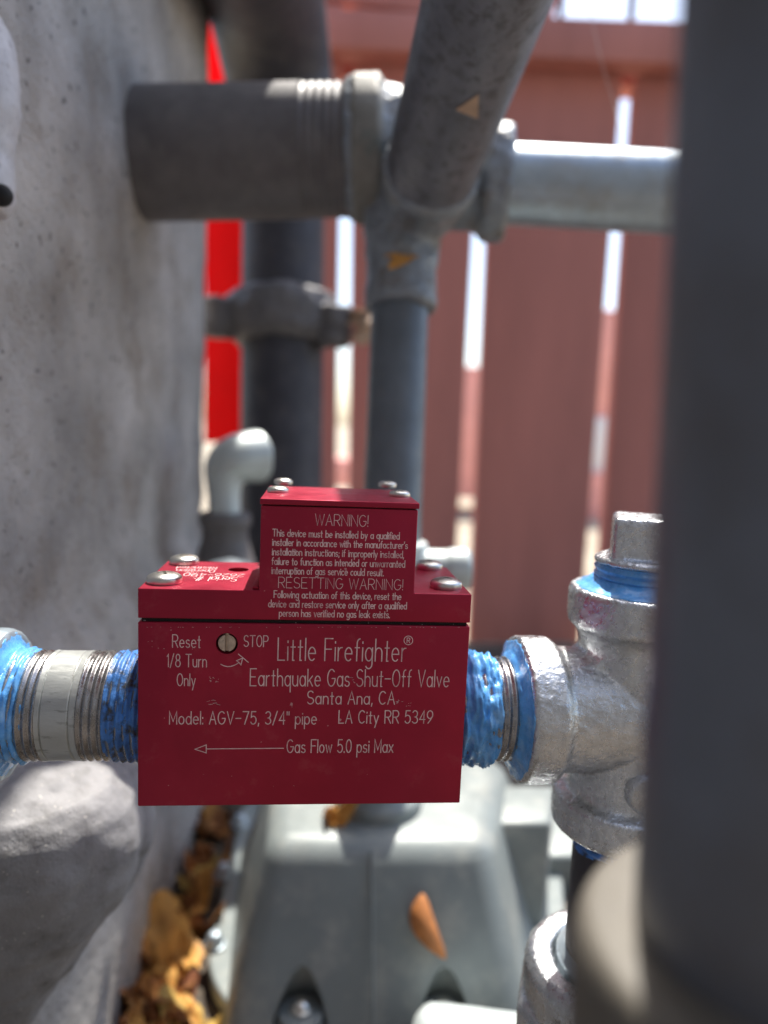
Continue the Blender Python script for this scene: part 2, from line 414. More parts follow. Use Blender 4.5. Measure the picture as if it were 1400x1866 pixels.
bm = bmesh.new(); g = 40
rows = [[bm.verts.new((-.7 + 2.6 * i / g, -1.0 + 1.79 * j / g, ZG + .006 + .004 * noise.noise(Vector((i * .9, j * .9, 5))))) for j in range(g + 1)] for i in range(g + 1)]
for i in range(g):
    for j in range(g): bm.faces.new((rows[i][j], rows[i + 1][j], rows[i + 1][j + 1], rows[i][j + 1]))
o = obj('dark_ground_sheet', bm, DARKSHEET, smooth=180); o['kind'] = 'structure'; o['label'] = 'dark sheet added over the ground between wall and fence to cut bounced light'  # added dark sheet, stands in for the shaded near ground
# left wall: rough render with a rounded far corner and a sloping plinth
A = onz(375, 1480, ZG); B = onz(230, 1866, ZG)
wd = (A - B); wd.z = 0; wd.normalize(); wn = Vector((wd.y, -wd.x, 0))         # wn points to the right, towards the pipes
def onwall(x, y, off=0): return onplane(x, y, wn, A + wn * off)
PL = .010
far = onwall(386, 640, -PL); L0 = -1.15
s_far = (far - A).dot(wd)
def wall_ring(off, s_end, z, rc=.035, n=10):
    pts = [A + wn * off + wd * L0]
    for k in range(n + 1):
        an = math.pi / 2 * k / n
        pts.append(A + wn * (off - rc + rc * math.cos(an)) + wd * (s_end - rc + rc * math.sin(an)))
    pts += [A + wn * -.30 + wd * s_end, A + wn * -.30 + wd * L0]
    return [Vector((p.x, p.y, z)) for p in pts]
def splitring(r, step=.012):
    out = []
    for a, b in zip(r, r[1:] + r[:1]):
        L = (b - a).length
        n = max(1, int(L / step)) if L < 1 and (a - A).dot(wn) > -.1 and (b - A).dot(wn) > -.1 else 4
        out += [a.lerp(b, k / n) for k in range(n)]
    return out
zp = onwall(195, 1172).z
rings = []
def zs(a, b, st): n = max(1, int((b - a) / st)); return [a + (b - a) * k / n for k in range(n)]
for z in zs(ZG - .02, zp, .012): rings.append(splitring(wall_ring(0, s_far + PL, z)))
rings.append(splitring(wall_ring(-.0005, s_far + PL, zp)))
rings.append(splitring(wall_ring(-PL, s_far, zp + .016)))
ztop = .50
for z in zs(zp + .028, .33, .012) + zs(.33, ztop, .02) + [ztop]:
    rings.append(splitring(wall_ring(-PL, s_far, z)))
bm = bmesh.new(); m_ = min(len(r) for r in rings)
assert all(len(r) == m_ for r in rings), [len(r) for r in rings]
grid_surface(bm, rings, True, True, True)
bmesh.ops.recalc_face_normals(bm, faces=bm.faces[:])
jitter(bm, .0022, 22, 1.0)
# unseen wall added behind the camera to shade the near surfaces
bc = A + wd * L0
bm2 = bmesh.new(); box(bm2, (bc.x - .25, bc.y - .22, ZG - .01), (bc.x + 1.7, bc.y + .01, 1.7))
e0_, e1_ = A + wd * L0 + wn * .078, A + wd * (s_far + .03) + wn * .078       # added overhang out of view, keeps the sun off the left wall
e2_, e3_ = A + wd * (s_far + .03) - wn * .36, A + wd * L0 - wn * .36
hexa(bm2, [Vector((p.x, p.y, ztop + .001)) for p in (e0_, e1_, e2_, e3_)], [Vector((p.x, p.y, ztop + .05)) for p in (e0_, e1_, e2_, e3_)])
_t = bpy.data.meshes.new('t'); bm2.to_mesh(_t); bm2.free(); bm.from_mesh(_t); bpy.data.meshes.remove(_t)
for f_ in bm.faces:
    if f_.calc_center_median().y < bc.y + .012 and f_.calc_center_median().x > bc.x - .3: f_.material_index = 1
rw = obj('rendered_wall', bm, WALL, smooth=60); rw.data.materials.append(WALLD)
tag(rw, 'rough grey rendered wall with rounded far corner filling the left side', 'wall')

# ------------------------------------------------------------------ fence
DF = .98
fo = U(870, 770, DF); fa = R(3.0)
fe = Vector((math.cos(fa), math.sin(fa), 0)); fn = Vector((math.sin(fa), -math.cos(fa), 0))   # fn towards camera
def FP(x, y, off=0.0):
    P = onplane(x, y, fn, fo + fn * off); return (P - fo).dot(fe), P.z
def fpt(s, z, off): q = fo + fe * s + fn * off; return Vector((q.x, q.y, z))
fence = thing('board_fence', 'dark red vertical board fence with bright gaps behind the pipes', 'fence', fpt(0, ZG, 0))
def edge(p, q):
    a, b = FP(*p), FP(*q); k = (b[0] - a[0]) / (b[1] - a[1]); return lambda z: a[0] + k * (z - a[1])
ZT = FP(900, 40)[1]
gaps = [(edge((619, 420), (613, 860)), edge((643, 420), (638, 860))),
        (edge((861, 450), (833, 1000)), edge((889, 450), (864, 1000))),
        (edge((1113, 430), (1069, 1010)), edge((1140, 430), (1098, 1010)))]
lft = lambda z: gaps[0][0](z) - .115
bounds = [(lambda z: lft(z), gaps[0][0]), (gaps[0][1], gaps[1][0]), (gaps[1][1], gaps[2][0]),
          (gaps[2][1], lambda z: gaps[2][1](z) + .19), (lambda z: gaps[2][1](z) + .215, lambda z: gaps[2][1](z) + .40)]
def board(l, r, z0, z1, off, th):
    bm = bmesh.new(); N = 14
    a = [fpt(l(z0 + (z1 - z0) * k / N), z0 + (z1 - z0) * k / N, off) for k in range(N + 1)]
    b = [fpt(r(z0 + (z1 - z0) * k / N), z0 + (z1 - z0) * k / N, off) for k in range(N + 1)]
    rr = [[p, q, q - fn * th, p - fn * th] for p, q in zip(a, b)]
    grid_surface(bm, rr, True, True, True)
    bevel(bm, .002, 2, angle=60); return bm
for l, r in bounds:
    obj('board', board(l, r, ZG, ZT - .004, 0, .019), FENCE, fence)
r0, r1 = FP(560, 12, .04), FP(1240, 38, .04); r2, r3 = FP(560, 84, .04), FP(1240, 116, .04)
kx = 1.7
bm = bmesh.new()
def ext(a, b, t): return (a[0] + (b[0] - a[0]) * t, a[1] + (b[1] - a[1]) * t)
hexa(bm, [fpt(*ext(r2, r3, 0), .04), fpt(*ext(r2, r3, kx), .04), fpt(*ext(r2, r3, kx), .001), fpt(*ext(r2, r3, 0), .001)],
         [fpt(*ext(r0, r1, 0), .04), fpt(*ext(r0, r1, kx), .04), fpt(*ext(r0, r1, kx), .001), fpt(*ext(r0, r1, 0), .001)])
bevel(bm, .004, 2); obj('top_rail', bm, FENCE, fence)
q0, q1 = FP(560, 110, -.04), FP(1240, 142, -.04); q2, q3 = FP(560, 150, -.04), FP(1240, 172, -.04)
bm = bmesh.new()
hexa(bm, [fpt(*ext(q2, q3, 0), -.021), fpt(*ext(q2, q3, kx), -.021), fpt(*ext(q2, q3, kx), -.06), fpt(*ext(q2, q3, 0), -.06)],
         [fpt(*ext(q0, q1, 0), -.021), fpt(*ext(q0, q1, kx), -.021), fpt(*ext(q0, q1, kx), -.06), fpt(*ext(q0, q1, 0), -.06)])
obj('back_rail', bm, FENCE, fence)
# taller panel left of the opening, and thin uprights in the opening
pa, pb = FP(575, 60, .0), FP(1004, 20, .0)
obj('upper_panel', board(lambda z: pa[0], lambda z: pb[0] + (z - ZT) * .25, ZT + .001, ZT + .25, .0, .019), FENCE, fence)
for px in (1026, 1156, 1290):
    c_ = FP(px, 15)[0]; obj('baluster', board(lambda z: c_ - .0035, lambda z: c_ + .0035, ZT + .001, ZT + .25, -.002, .012), GREYP, fence)
# red plastic sheet leaning at the end of the wall
bm = bmesh.new()
p4 = [U(372, 806, .80), U(470, 806, .80), U(470, -160, .80), U(372, -160, .80)]
prism(bm, p4, FWD * .004); bevel(bm, .0015, 2)
tag(obj('plastic_panel', bm, REDPL), 'bright red plastic panel glowing in the sun behind the wall corner', 'panel')

# things beyond the fence, seen through the gaps
def far_block(px0, px1, py0, py1, d, m, name, parent=None, th=.25):
    a = U(px0, py1, d); b = U(px1, py0, d); bm = bmesh.new()
    box(bm, (min(a.x, b.x), a.y, min(a.z, b.z)), (max(a.x, b.x), a.y + th, max(a.z, b.z))); bevel(bm, .01, 2)
    return obj(name, bm, m, parent)
D1 = 2.6
t = thing('brick_pillar', 'pink brick pillar with a white band beyond the right fence gap', 'pillar', U(1100, 985, D1))
far_block(1010, 1150, 568, 762, D1, PINK, 'upper_block', t); far_block(1010, 1150, 762.5, 862, D1, WHITE, 'white_band', t); far_block(1010, 1150, 862.5, 990, D1, PINK, 'lower_block', t)
tag(far_block(780, 925, 672, 905, D1, PINK, 'brick_pillar'), 'plain pink brick pillar seen through the middle fence gap', 'pillar')
tag(far_block(585, 668, 838, 886, D1, PINK, 'brick_kerb'), 'low pink brick kerb seen through the left fence gap', 'kerb')

# ================================================================== GAS VALVE (red box)
MM = .001 * 75 / 72
Wd, Dp = 75 * .001, 31.0 * MM
HB, HC0, HC, HT0, HT = 41.7 * MM, 42.5 * MM, 49.0 * MM, 67.45 * MM, 68.85 * MM
TX0, TX1 = 25.4 * MM, 59.1 * MM
valve = thing('gas_shutoff_valve', 'red anodised earthquake gas shut-off valve box covered in engraved text', 'valve', (Wd / 2, Dp / 2, 0))
def front(px, py): P = ony(px, py, 0); return P.x, P.z
PF = lambda u, v, h: Vector((u, -h, v))

bm = bmesh.new(); box(bm, (0, 0, 0), (Wd, Dp, HB)); bevel(bm, .00035, 3)
rc = front(413.5, 1173); bmc = bmesh.new()
RS = 19.5 / FPX * .163
lathe(bmc, (rc[0], -.001, rc[1]), (0, 1, 0), [(0, RS), (.0036, RS)], 40)
bm = cut(bm, bmc)
body = obj('valve_body', bm, RED, valve, 30)
bm = bmesh.new()
RR = RS * .83
lathe(bm, (rc[0], .0003, rc[1]), (0, 1, 0), round_prof([(0, .00001), (0, RR), (.0022, RR)], .0002), 40)
bmc = bmesh.new(); box(bmc, (rc[0] - RS * .17, -.001, rc[1] - RS * 1.2), (rc[0] + RS * .17, .0012, rc[1] + RS * 1.2))
bm = cut(bm, bmc); obj('reset_screw', bm, BRASSY, body, 30)
bm = bmesh.new(); lathe(bm, (rc[0], .0021, rc[1]), (0, 1, 0), [(0, RS * .98), (.0004, RS * .98)], 40); obj('recess_shade_disc', bm, BLACK, body)  # black disc painted in as shade around the screw

def seam(name, z0, z1, x0, x1, ins):
    bm = bmesh.new(); box(bm, (x0 + ins, ins, z0 - .0001), (x1 - ins, Dp - ins, z1 + .0001)); obj(name, bm, GASKET, valve)
seam('gasket', HB, HC0, 0, Wd, .0007)
bm = bmesh.new()
prism(bm, [(0, 0, HC0), (Wd, 0, HC0), (Wd, 0, HC), (TX1, 0, HC), (TX1, 0, HT0), (TX0, 0, HT0), (TX0, 0, HC), (0, 0, HC)], (0, Dp, 0))
bevel(bm, .0003, 3)
bmc = bmesh.new(); hc = onz(435, 1038, HC); lathe(bmc, (hc.x, hc.y, HC - .004), (0, 0, 1), [(0, .0026), (.006, .0026)], 32)
bm = cut(bm, bmc)
cover = obj('cover', bm, RED, valve, 30)
bm = bmesh.new(); lathe(bm, (hc.x, hc.y, HC - .0041), (0, 0, 1), [(0, .00255), (.0003, .00255)], 24); obj('hole_shade_disc', bm, BLACK, cover)  # black disc puts the hole's inner shade into colour
# little ledge beside the turret
bm = bmesh.new(); box(bm, (TX0 - .0016, .0008, HC + .0001), (TX0 - .0001, Dp - .0008, HC + .0007)); bevel(bm, .0002, 2); obj('turret_lip', bm, RED, cover)
seam('cap_gasket', HT0, HT0 + .00025, TX0, TX1, .0005)
bm = bmesh.new(); box(bm, (TX0 - .0002, -.0002, HT0 + .00025), (TX1 + .0003, Dp + .0002, HT0 + .0016)); bevel(bm, .00025, 3)
cap = obj('cap', bm, RED, valve, 30)
CT = HT0 + .0016

# pan head screws
def screw_mesh():
    bm = bmesh.new(); r = 1
    prof = [(-.05, .96), (.10, 1.0), (.28, .99)] + [(.28 + .34 * math.sin(a), .99 * math.cos(a)) for a in [R(k) for k in range(8, 90, 8)]] + [(.62, .02)]
    lathe(bm, (0, 0, 0), (0, 0, 1), prof, 40)
    c = bmesh.new(); box(c, (-.48, -.09, .42), (.48, .09, 1)); c2 = bmesh.new(); box(c2, (-.09, -.48, .42), (.09, .48, 1))
    return cut(cut(bm, c), c2)
proto = None
def screw(px, py, z, r, parent, rz):
    global proto
    P = onz(px, py, z)
    if proto is None:
        bm = screw_mesh(); me = bpy.data.meshes.new('screw'); bm.to_mesh(me); bm.free(); me.shade_smooth(); me.set_sharp_from_angle(angle=R(35)); me.materials.append(STEEL)
        proto = o = bpy.data.objects.new('screw', me)
    else: o = proto.copy()
    COL.objects.link(o); o.parent = parent; o.location = Vector((P.x, P.y, z)) - worldpos(parent); o.scale = (r, r, r); o.rotation_euler = (0, 0, rz)
for q in ((300, 1061, .00400, .3), (336.5, 1026.5, .00385, 1.0), (813, 1070, .00385, .6), (782, 1035.5, .0037, .1)): screw(q[0], q[1], HC, q[2], cover, q[3])
for q in ((507, 897, .00262, .5), (516.5, 881.5, .0026, .2), (728.5, 904.5, .00262, .9), (706, 886.5, .0026, .4)): screw(q[0], q[1], CT, q[2], cap, q[3])

# lettering
def line(bm, s, x0, x1, yb, cap_px, hw, gap=1.7):
    a = front(x0, yb); b = front(x1, yb + .0195 * (x1 - x0) * 0); c = front(x0, yb - cap_px)
    text(bm, s, a[0], b[0], a[1], c[1] - a[1], hw, PF, gap)
bm = bmesh.new(); H1, H2 = .00007, .000098
for s, x0, x1, yb, cp, hw in (
    ('WARNING!', 574.5, 670.5, 957, 20.5, H1),
    ('This device must be installed by a qualified', 497, 728, 976.8, 12.7, H2),
    ("installer in accordance with the manufacturer's", 497, 743, 993.8, 12.7, H2),
    ('installation instructions; if improperly installed,', 496.5, 736, 1011.2, 12.7, H2),
    ('failure to function as intended or unwarranted', 495.5, 738, 1028.6, 12.7, H2),
    ('interruption of gas service could result.', 495.5, 699, 1045.4, 12.7, H2),
    ('RESETTING WARNING!', 507.5, 734, 1071, 19.5, H1),
    ('Following actuation of this device, reset the', 499.5, 731, 1089, 12.7, H2),
    ('device and restore service only after a qualified', 489.5, 741, 1106, 12.7, H2),
    ('person has verified no gas leak exists.', 509, 710, 1123, 12.7, H2)):
    line(bm, s, x0, x1, yb, cp, hw)
obj('warning_text', bm, ENGR, cover, 0)
bm = bmesh.new(); H3 = .0001; H4 = .00012
for s, x0, x1, yb, cp, hw in (
    ('Reset', 314.6, 365.5, 1179.6, 23, H3), ('1/8 Turn', 304.7, 376.4, 1215, 23, H3), ('Only', 323, 356, 1249.6, 22, H3),
    ('STOP', 444.5, 488.5, 1178, 20, H3), ('Little Firefighter', 506.5, 739, 1203, 40.5, .000135),
    ('Earthquake Gas Shut-Off Valve', 456, 818, 1249.6, 31, H4), ('Santa Ana, CA', 560, 719, 1282.8, 23.5, H4),
    ('Model: AGV-75, 3/4" pipe', 309, 576.6, 1319.5, 23, H4), ('LA City RR 5349', 617.5, 788, 1317.8, 23, H4),
    ('Gas Flow 5.0 psi Max', 523, 716, 1371.6, 23.5, H4)):
    line(bm, s, x0, x1, yb, cp, hw, 2.0)
def pxstroke(pts, hw): stroke(bm, [front(*p) for p in pts], hw, PF, 2e-6, 1.7e-5 + random.random() * 6e-6)
pxstroke([(517, 1363.5), (376, 1364.8)], H3); pxstroke([(376, 1364.8), (376, 1372), (355.5, 1365.3), (376, 1357.5), (376, 1364.8)], .0001)
cx, cy = 744.4, 1167
pxstroke([(cx + 8 * math.cos(R(a)), cy + 8 * math.sin(R(a))) for a in range(0, 361, 20)], .00008)
aa, bb = front(cx - 2.6, cy + 4.5), front(cx + 3, cy - 4.5); text(bm, 'R', aa[0], bb[0], aa[1], bb[1] - aa[1], .00008, PF)
def k2(x, y): return (380 + x / 11.667, 1140 + y / 11.667)
pxstroke([k2(*p) for p in ((265, 822), (330, 856), (400, 872), (460, 870), (530, 852), (590, 825), (650, 785))], .0001)
pxstroke([k2(*p) for p in ((650, 785), (600, 745), (728, 690), (692, 835), (650, 785))], .0001)
pxstroke([k2(*p) for p in ((638, 605), (848, 780))], .0001)
obj('model_text', bm, ENGR, body, 0)
bm = bmesh.new(); rnd = random.Random(5)
for cx_, cy_, sp, nn, ln in ((386, 1279, 9, 7, 7), (390, 1238, 8, 16, 1.2), (726, 1277, 8, 7, 3), (745, 1284, 7, 5, 2), (560, 1137, 300, 40, 2.0), (550, 1420, 260, 6, 1.2), (640, 1240, 10, 5, 5), (300, 1180, 60, 8, 1.5)):
    for _ in range(nn):
        x_ = cx_ + rnd.uniform(-1, 1) * sp; y_ = cy_ + rnd.uniform(-1, 1) * min(sp, 22) * (.15 if cy_ == 1137 else .6); an = rnd.uniform(-.6, .3)
        x_ = min(max(x_, 253), 836); y_ = min(max(y_, 1143), 1464)
        pxstroke([(x_, y_), (x_ + ln * math.cos(an) * rnd.uniform(.4, 1), y_ - ln * math.sin(an) * rnd.uniform(.4, 1))], rnd.uniform(.00003, .00007))
obj('scuff_marks', bm, SCUFF, body, 0)
# serial text on the shelf, upside down to the camera
bm = bmesh.new(); PS = lambda u, v, h: Vector((-u, -v, HC + h))
def sline(s, xr, xl, yb, yt, hw):
    a = onz(xr, yb, HC); b = onz(xl, yb, HC); c = onz(xr, yt, HC); text(bm, s, -a.x, -b.x, -a.y, abs(c.y - a.y), hw, PS)
sline('Serial #:', 434, 357, 1052, 1059.5, .00012); sline('2626-490', 446, 336, 1046, 1051.5, .00012)
sline('Operation', 393, 322, 1038.5, 1043.5, .0001); sline('Restricted', 396, 323, 1033.5, 1037.5, .0001)
obj('serial_text', bm, ENGR, cover, 0)

# ================================================================== VALVE PIPING
YP = .0162                                   # depth of the pipe run
def helix(pitch, amp, taper=0.0):
    def f(t, r, an):
        ph = (t / pitch + an / (2 * math.pi)) % 1.0
        return r + amp * (abs(ph - .5) * 2 - .5) * 2 * .5
    return f
def rag(seed, a, b, lo, hi, thick, pitch, amp):
    """sealant: lumpy sleeve hugging the thread, sinking in at its ragged ends"""
    h = helix(pitch, amp)
    def f(t, r, an):
        v = Vector((math.cos(an), math.sin(an), t * 120))
        n = noise.fractal(v * 2.2 + Vector((seed, 0, 0)), .6, 2, 4)
        e0, e1 = a + lo * noise.noise(Vector((math.cos(an) * 2, math.sin(an) * 2, seed))), b + hi * noise.noise(Vector((math.cos(an) * 2, math.sin(an) * 2, seed + 9)))
        k = min((t - e0) / .0008, (e1 - t) / .0008, 1)
        return h(t, r, an) + thick * (.55 + .9 * n) * max(-1.2, k) + (0 if k > 0 else -.0006)
    return f
zl = ony(140, 1284, YP).z; RP = .01300
def X(px, py=1286): return ony(px, py, YP).x
PT = .00181
# left nipple
xl0, xa, xb, xr = X(-60), X(98), X(168), .0008
nip = thing('pipe_nipple', 'short galvanised nipple with bare middle joining the red valve on its left', 'pipe fitting', (xl0, YP, zl))
n_ = lambda a, b, st=.00018: [(a + (b - a) * k / int(abs(b - a) / st), RP) for k in range(int(abs(b - a) / st) + 1)]
bm = bmesh.new()
lathe(bm, (xa - .0002, YP, zl), (1, 0, 0), [(0, RP - .0003), (.0003, RP + .0002), (.0012, RP + .0001), (.0014, RP - .0002), (.0017, RP + .0001), (xb - xa - .0017, RP + .0001), (xb - xa - .0014, RP - .0002), (xb - xa - .0012, RP + .0001), (xb - xa + .0001, RP + .0002), (xb - xa + .0004, RP - .0003)], 96)
obj('bare_section', bm, GALVP, nip)
for a, b in ((xl0, xa), (xb, xr)):
    bm = bmesh.new(); lathe(bm, (a, YP, zl), (1, 0, 0), n_(0, b - a), 72, helix(PT, .0006)); obj('thread', bm, THREAD, nip, 180)
bm = bmesh.new(); a, b = X(-40), X(62); lathe(bm, (a, YP, zl), (1, 0, 0), n_(-.002, b - a + .003, .00025), 96, rag(3, -.004, b - a, .0001, .0020, .0008, PT, .0010)); obj('thread_sealant', bm, BLUE, nip, 180)
bm = bmesh.new(); a, b = X(212), xr + .0005; lathe(bm, (a, YP, zl), (1, 0, 0), n_(-.002, b - a, .00025), 96, rag(8, 0, b - a + .003, .0012, .0001, .0004, PT, .0008)); obj('thread_sealant', bm, BLUED, nip, 180)
# left coupling, mostly out of frame
xc = X(20)
bm = bmesh.new()
lathe(bm, (xc, YP, zl), (-1, 0, 0), round_prof([(.0035, .008), (0, .0145), (0, .0178), (.003, .0184), (.030, .0184), (.034, .0178), (.034, .008)], .0012), 72)
jitter(bm, .0003, 300)
cpl = obj('pipe_coupling', bm, GALVD, None, 50); tag(cpl, 'dusty pipe coupling smeared with blue paste at the left edge', 'pipe fitting')
bm = bmesh.new()
def blob(t, r, an): return r + .0010 * noise.fractal(Vector((math.cos(an) * 2.5, math.sin(an) * 2.5, t * 300)), .6, 2, 4)
lathe(bm, (xc - .0006, YP, zl), (1, 0, 0), dense([(0, .0168), (.0005, .0168), (.0009, .0152), (.0016, .0140), (.0024, .0128)], .0003), 96, blob)
obj('sealant_smear', bm, BLUE, cpl, 180)

# right nipple
zr = ony(890, 1290, YP).z
xt = X(936, 1290)                            # left face of the tee
nr_ = thing('pipe_nipple', 'short threaded nipple thick with blue paste between red valve and silver tee', 'pipe fitting', (Wd, YP, zr))
bm = bmesh.new(); lathe(bm, (Wd - .0008, YP, zr), (1, 0, 0), n_(0, xt - Wd + .006), 72, helix(PT, .0006)); obj('thread', bm, THREAD, nr_, 180)
a, b = Wd - .0005, X(893, 1290)
bm = bmesh.new(); lathe(bm, (a, YP, zr), (1, 0, 0), n_(0, b - a + .003, .00025), 96, rag(21, -.004, b - a, .0001, .002, .0017, PT, .0006)); obj('thread_sealant', bm, BLUE, nr_, 180)

# silver tee
XT = .1240; RC, RB = .0187, .0160
ztt, ztb = zr + .0325, zr - .0325
bm = bmesh.new()
lathe(bm, (xt, YP, zr), (1, 0, 0), round_prof([(.004, .0125), (0, .0150), (0, RC - .0006), (.0010, RC), (.0088, RC), (.0105, RB + .0003), (.014, RB), (XT - xt, RB)], .0012), 96)
lathe(bm, (XT, YP, ztb), (0, 0, 1), round_prof([(.004, .0125), (0, .0150), (0, RC - .0002), (.0010, RC + .0006), (.0092, RC + .0006), (.0104, RB - .0006), (.014, RB - .0010), (.051, RB - .0008), (.0538, RB + .0002), (.0558, RC), (.064, RC), (.065, RC - .0006), (.065, .0150), (.061, .0125)], .0012), 96)
# smooth web between branch and run
for s in (1,):
    lathe(bm, (XT - .012, YP, zr + s * .012), (-1, 0, s), [(-.010, .013), (.0035, .0085), (.0055, .004)], 48)
bm = fused(bm, .00042, 3)
lathe(bm, (XT - .002, YP - .0158, zr - .016), (0, -1, 0), [(-.002, .0052), (.0004, .0048), (.0008, .0040)], 32)
jitter(bm, .00012, 500, 2)
tee = obj('pipe_tee', bm, GALV, None, 60); tag(tee, 'silver galvanised malleable tee joined to the right of the red valve', 'pipe fitting')
bm = bmesh.new(); lathe(bm, (xt + .0002, YP, zr), (-1, 0, 0), dense([(-.001, .0176), (.0003, .0175), (.0007, .0160), (.0012, .0146), (.0020, .0134), (.0024, .0126)], .0003), 96, lambda t, r, an: r + .0008 * noise.fractal(Vector((math.cos(an) * 3, math.sin(an) * 3, t * 300 + 4)), .6, 2, 4)); obj('sealant_smear', bm, BLUED, tee, 180)
tee.children[0].data.materials[0] = BLUE
bm = bmesh.new(); lathe(bm, (XT, YP, ztt - .0003), (0, 0, 1), dense([(0, .0172), (.0005, .0168), (.0012, .0150), (.002, .0138), (.003, .0126)], .0004), 96, lambda t, r, an: r + .0008 * noise.fractal(Vector((math.cos(an) * 3, math.sin(an) * 3, t * 300 + 14)), .6, 2, 4)); obj('sealant_smear', bm, BLUE, tee, 180)
# square head plug
plug = thing('pipe_plug', 'square headed silver plug screwed into the top of the tee', 'plug', (XT, YP, ztt))
bm = bmesh.new(); lathe(bm, (XT, YP, ztt - .002), (0, 0, 1), [(k * .0002, .0124) for k in range(43)], 72, helix(PT, .0007)); obj('thread', bm, BLUE, plug, 180)
bm = bmesh.new()
lathe(bm, (XT, YP, ztt + .0064), (0, 0, 1), round_prof([(0, .0120), (.0003, .0128), (.0013, .0128), (.0021, .0112)], .0005), 64)
zq = ztt + .0078; hq = .0088
sq = bmesh.new(); box(sq, (-hq, -hq, 0), (hq, hq, .0112)); bevel(sq, .0014, 4)
bmesh.ops.rotate(sq, verts=sq.verts, cent=(0, 0, 0), matrix=Matrix.Rotation(R(-22), 3, 'Z')); bmesh.ops.translate(sq, verts=sq.verts, vec=(XT, YP, zq))
tmp = bpy.data.meshes.new('t'); sq.to_mesh(tmp); sq.free(); bm.from_mesh(tmp); bpy.data.meshes.remove(tmp)
bm = fused(bm, .00045, 4); jitter(bm, .00015, 500, 5); obj('square_head', bm, GALV, plug, 60)
# black nipple and union under the tee
zu = ony(1112, 1738, YP).z
nb = thing('pipe_nipple', 'black steel nipple running down from the silver tee', 'pipe fitting', (XT, YP, zu))
bm = bmesh.new(); lathe(bm, (XT, YP, zu - .002), (0, 0, 1), [(0, .0127), (ztb - zu + .006, .0127)], 64); obj('nipple_pipe', bm, BLKP, nb)
bm = bmesh.new(); lathe(bm, (XT, YP, ztb - .006), (0, 0, 1), [(k * .0002, .0131) for k in range(36)], 72, rag(31, 0, .012, .0016, .001, .0004, PT, .0007)); obj('thread_sealant', bm, BLUED, nb, 180)
un = thing('pipe_union', 'galvanised hexagonal pipe union below the tee, partly hidden by foreground pipe', 'pipe fitting', (XT, YP, zu - .03))
bm = bmesh.new(); lathe(bm, (XT, YP, zu - .030), (0, 0, 1), round_prof([(0, .015), (0, .0225), (.022, .0235), (.0262, .0235), (.0285, .0215), (.0285, .0160), (.022, .0155)], .0014), 72)
jitter(bm, .0003, 300, 8); obj('ring_collar', bm, GALV, un, 50)
bm = bmesh.new(); lathe(bm, (XT, YP, zu - .034), (0, 0, 1), [(0, .021), (.001, .0262), (.019, .0262), (.021, .024)], 8); bevel(bm, .0012, 3); jitter(bm, .0003, 250, 3); obj('union_nut', bm, GALV, un, 40)
bm = bmesh.new(); lathe(bm, (XT, YP, zu - .012), (0, 0, 1), round_prof([(0, .0150), (.0115, .0150), (.0135, .0128)], .001), 64); obj('tailpiece', bm, GALVD, un)
bm = bmesh.new(); lathe(bm, (XT, YP, ZG), (0, 0, 1), [(0, .0132), (zu - .030 - ZG, .0132)], 48); obj('lower_pipe', bm, BLKP, un)

# ================================================================== FOREGROUND PIPE
RF = .01335
c0 = U(1488, 933, .0625)
tilt = Vector((-.037, 0, 1)).normalized()
fp = thing('gas_pipe', 'dark slate painted vertical pipe very close along the right edge', 'pipe', c0 - tilt * .20)
bm = bmesh.new(); lathe(bm, c0 - tilt * .30, tilt, [(0, RF), (.55, RF)], 96); obj('pipe_length', bm, FORE, fp)
# coupling: its top ring is seen round the pipe
kk = (U(1490, 1785, .0625) - c0).dot(tilt)
bm = bmesh.new(); lathe(bm, c0 + tilt * (kk - .06), tilt, round_prof([(0, RF), (0, .0190), (.057, .0192), (.0600, .0182), (.0603, RF + .0005)], .0022), 96); obj('coupling_sleeve', bm, FORED, fp, 60)

# ================================================================== PIPES BEHIND
DB = .365
# big grey pipe out of the wall
pa_, pb_ = U(200, 284, DB * 1.005), U(640, 277, DB)
ax = (pb_ - pa_).normalized(); R2 = 113 / FPX * DB
big = thing('steel_pipe', 'thick dark grey horizontal pipe coming out of the wall', 'pipe', (pa_ + pb_) / 2)
Lb = (pb_ - pa_).length
thl = .024
bm = bmesh.new(); lathe(bm, pa_, ax, [(-.03, R2), (Lb - thl, R2)], 96); obj('pipe_length', bm, GREYP, big)
bm = bmesh.new(); lathe(bm, pa_, ax, [(Lb - thl + k * .0005, R2 - .0006 - .0000 * k) for k in range(int((thl + .012) / .0005))], 72, helix(.0042, .0008)); obj('thread', bm, GREYP, big, 180)
# crossing tee where the pipes meet
ct = U(770, 325, DB - .004)
vx = (U(1235, 357, DB - .012) - U(935, 341, DB - .006)).normalized()
r_leg = 51 / FPX * DB; r_r = 69 / FPX * (DB - .005)
leg_t, leg_b = U(733, 470, DB - .004), U(712, 1030, DB - .022)
lv = (leg_b - leg_t).normalized()
sl_b, sl_t = U(783, 322, DB - .032), U(904, -60, .228)
sv_ = (sl_t - sl_b).normalized()
bm = bmesh.new()
t0 = pb_ - ax * .002
lathe(bm, t0, ax, round_prof([(0, R2 * .95), (0, R2 * 1.02), (.002, R2 * 1.06), (.016, R2 * 1.06), (.020, R2 * .95), (.040, r_r * 1.35), (.055, r_r * 1.15)], .002), 64)
er = U(928, 337, DB - .006)
lathe(bm, er, -vx, round_prof([(0, r_r * .9), (0, r_r * 1.42), (.002, r_r * 1.47), (.012, r_r * 1.47), (.015, r_r * 1.2), (.05, r_r * 1.2)], .002), 64)
eb = U(729, 566, DB - .006)
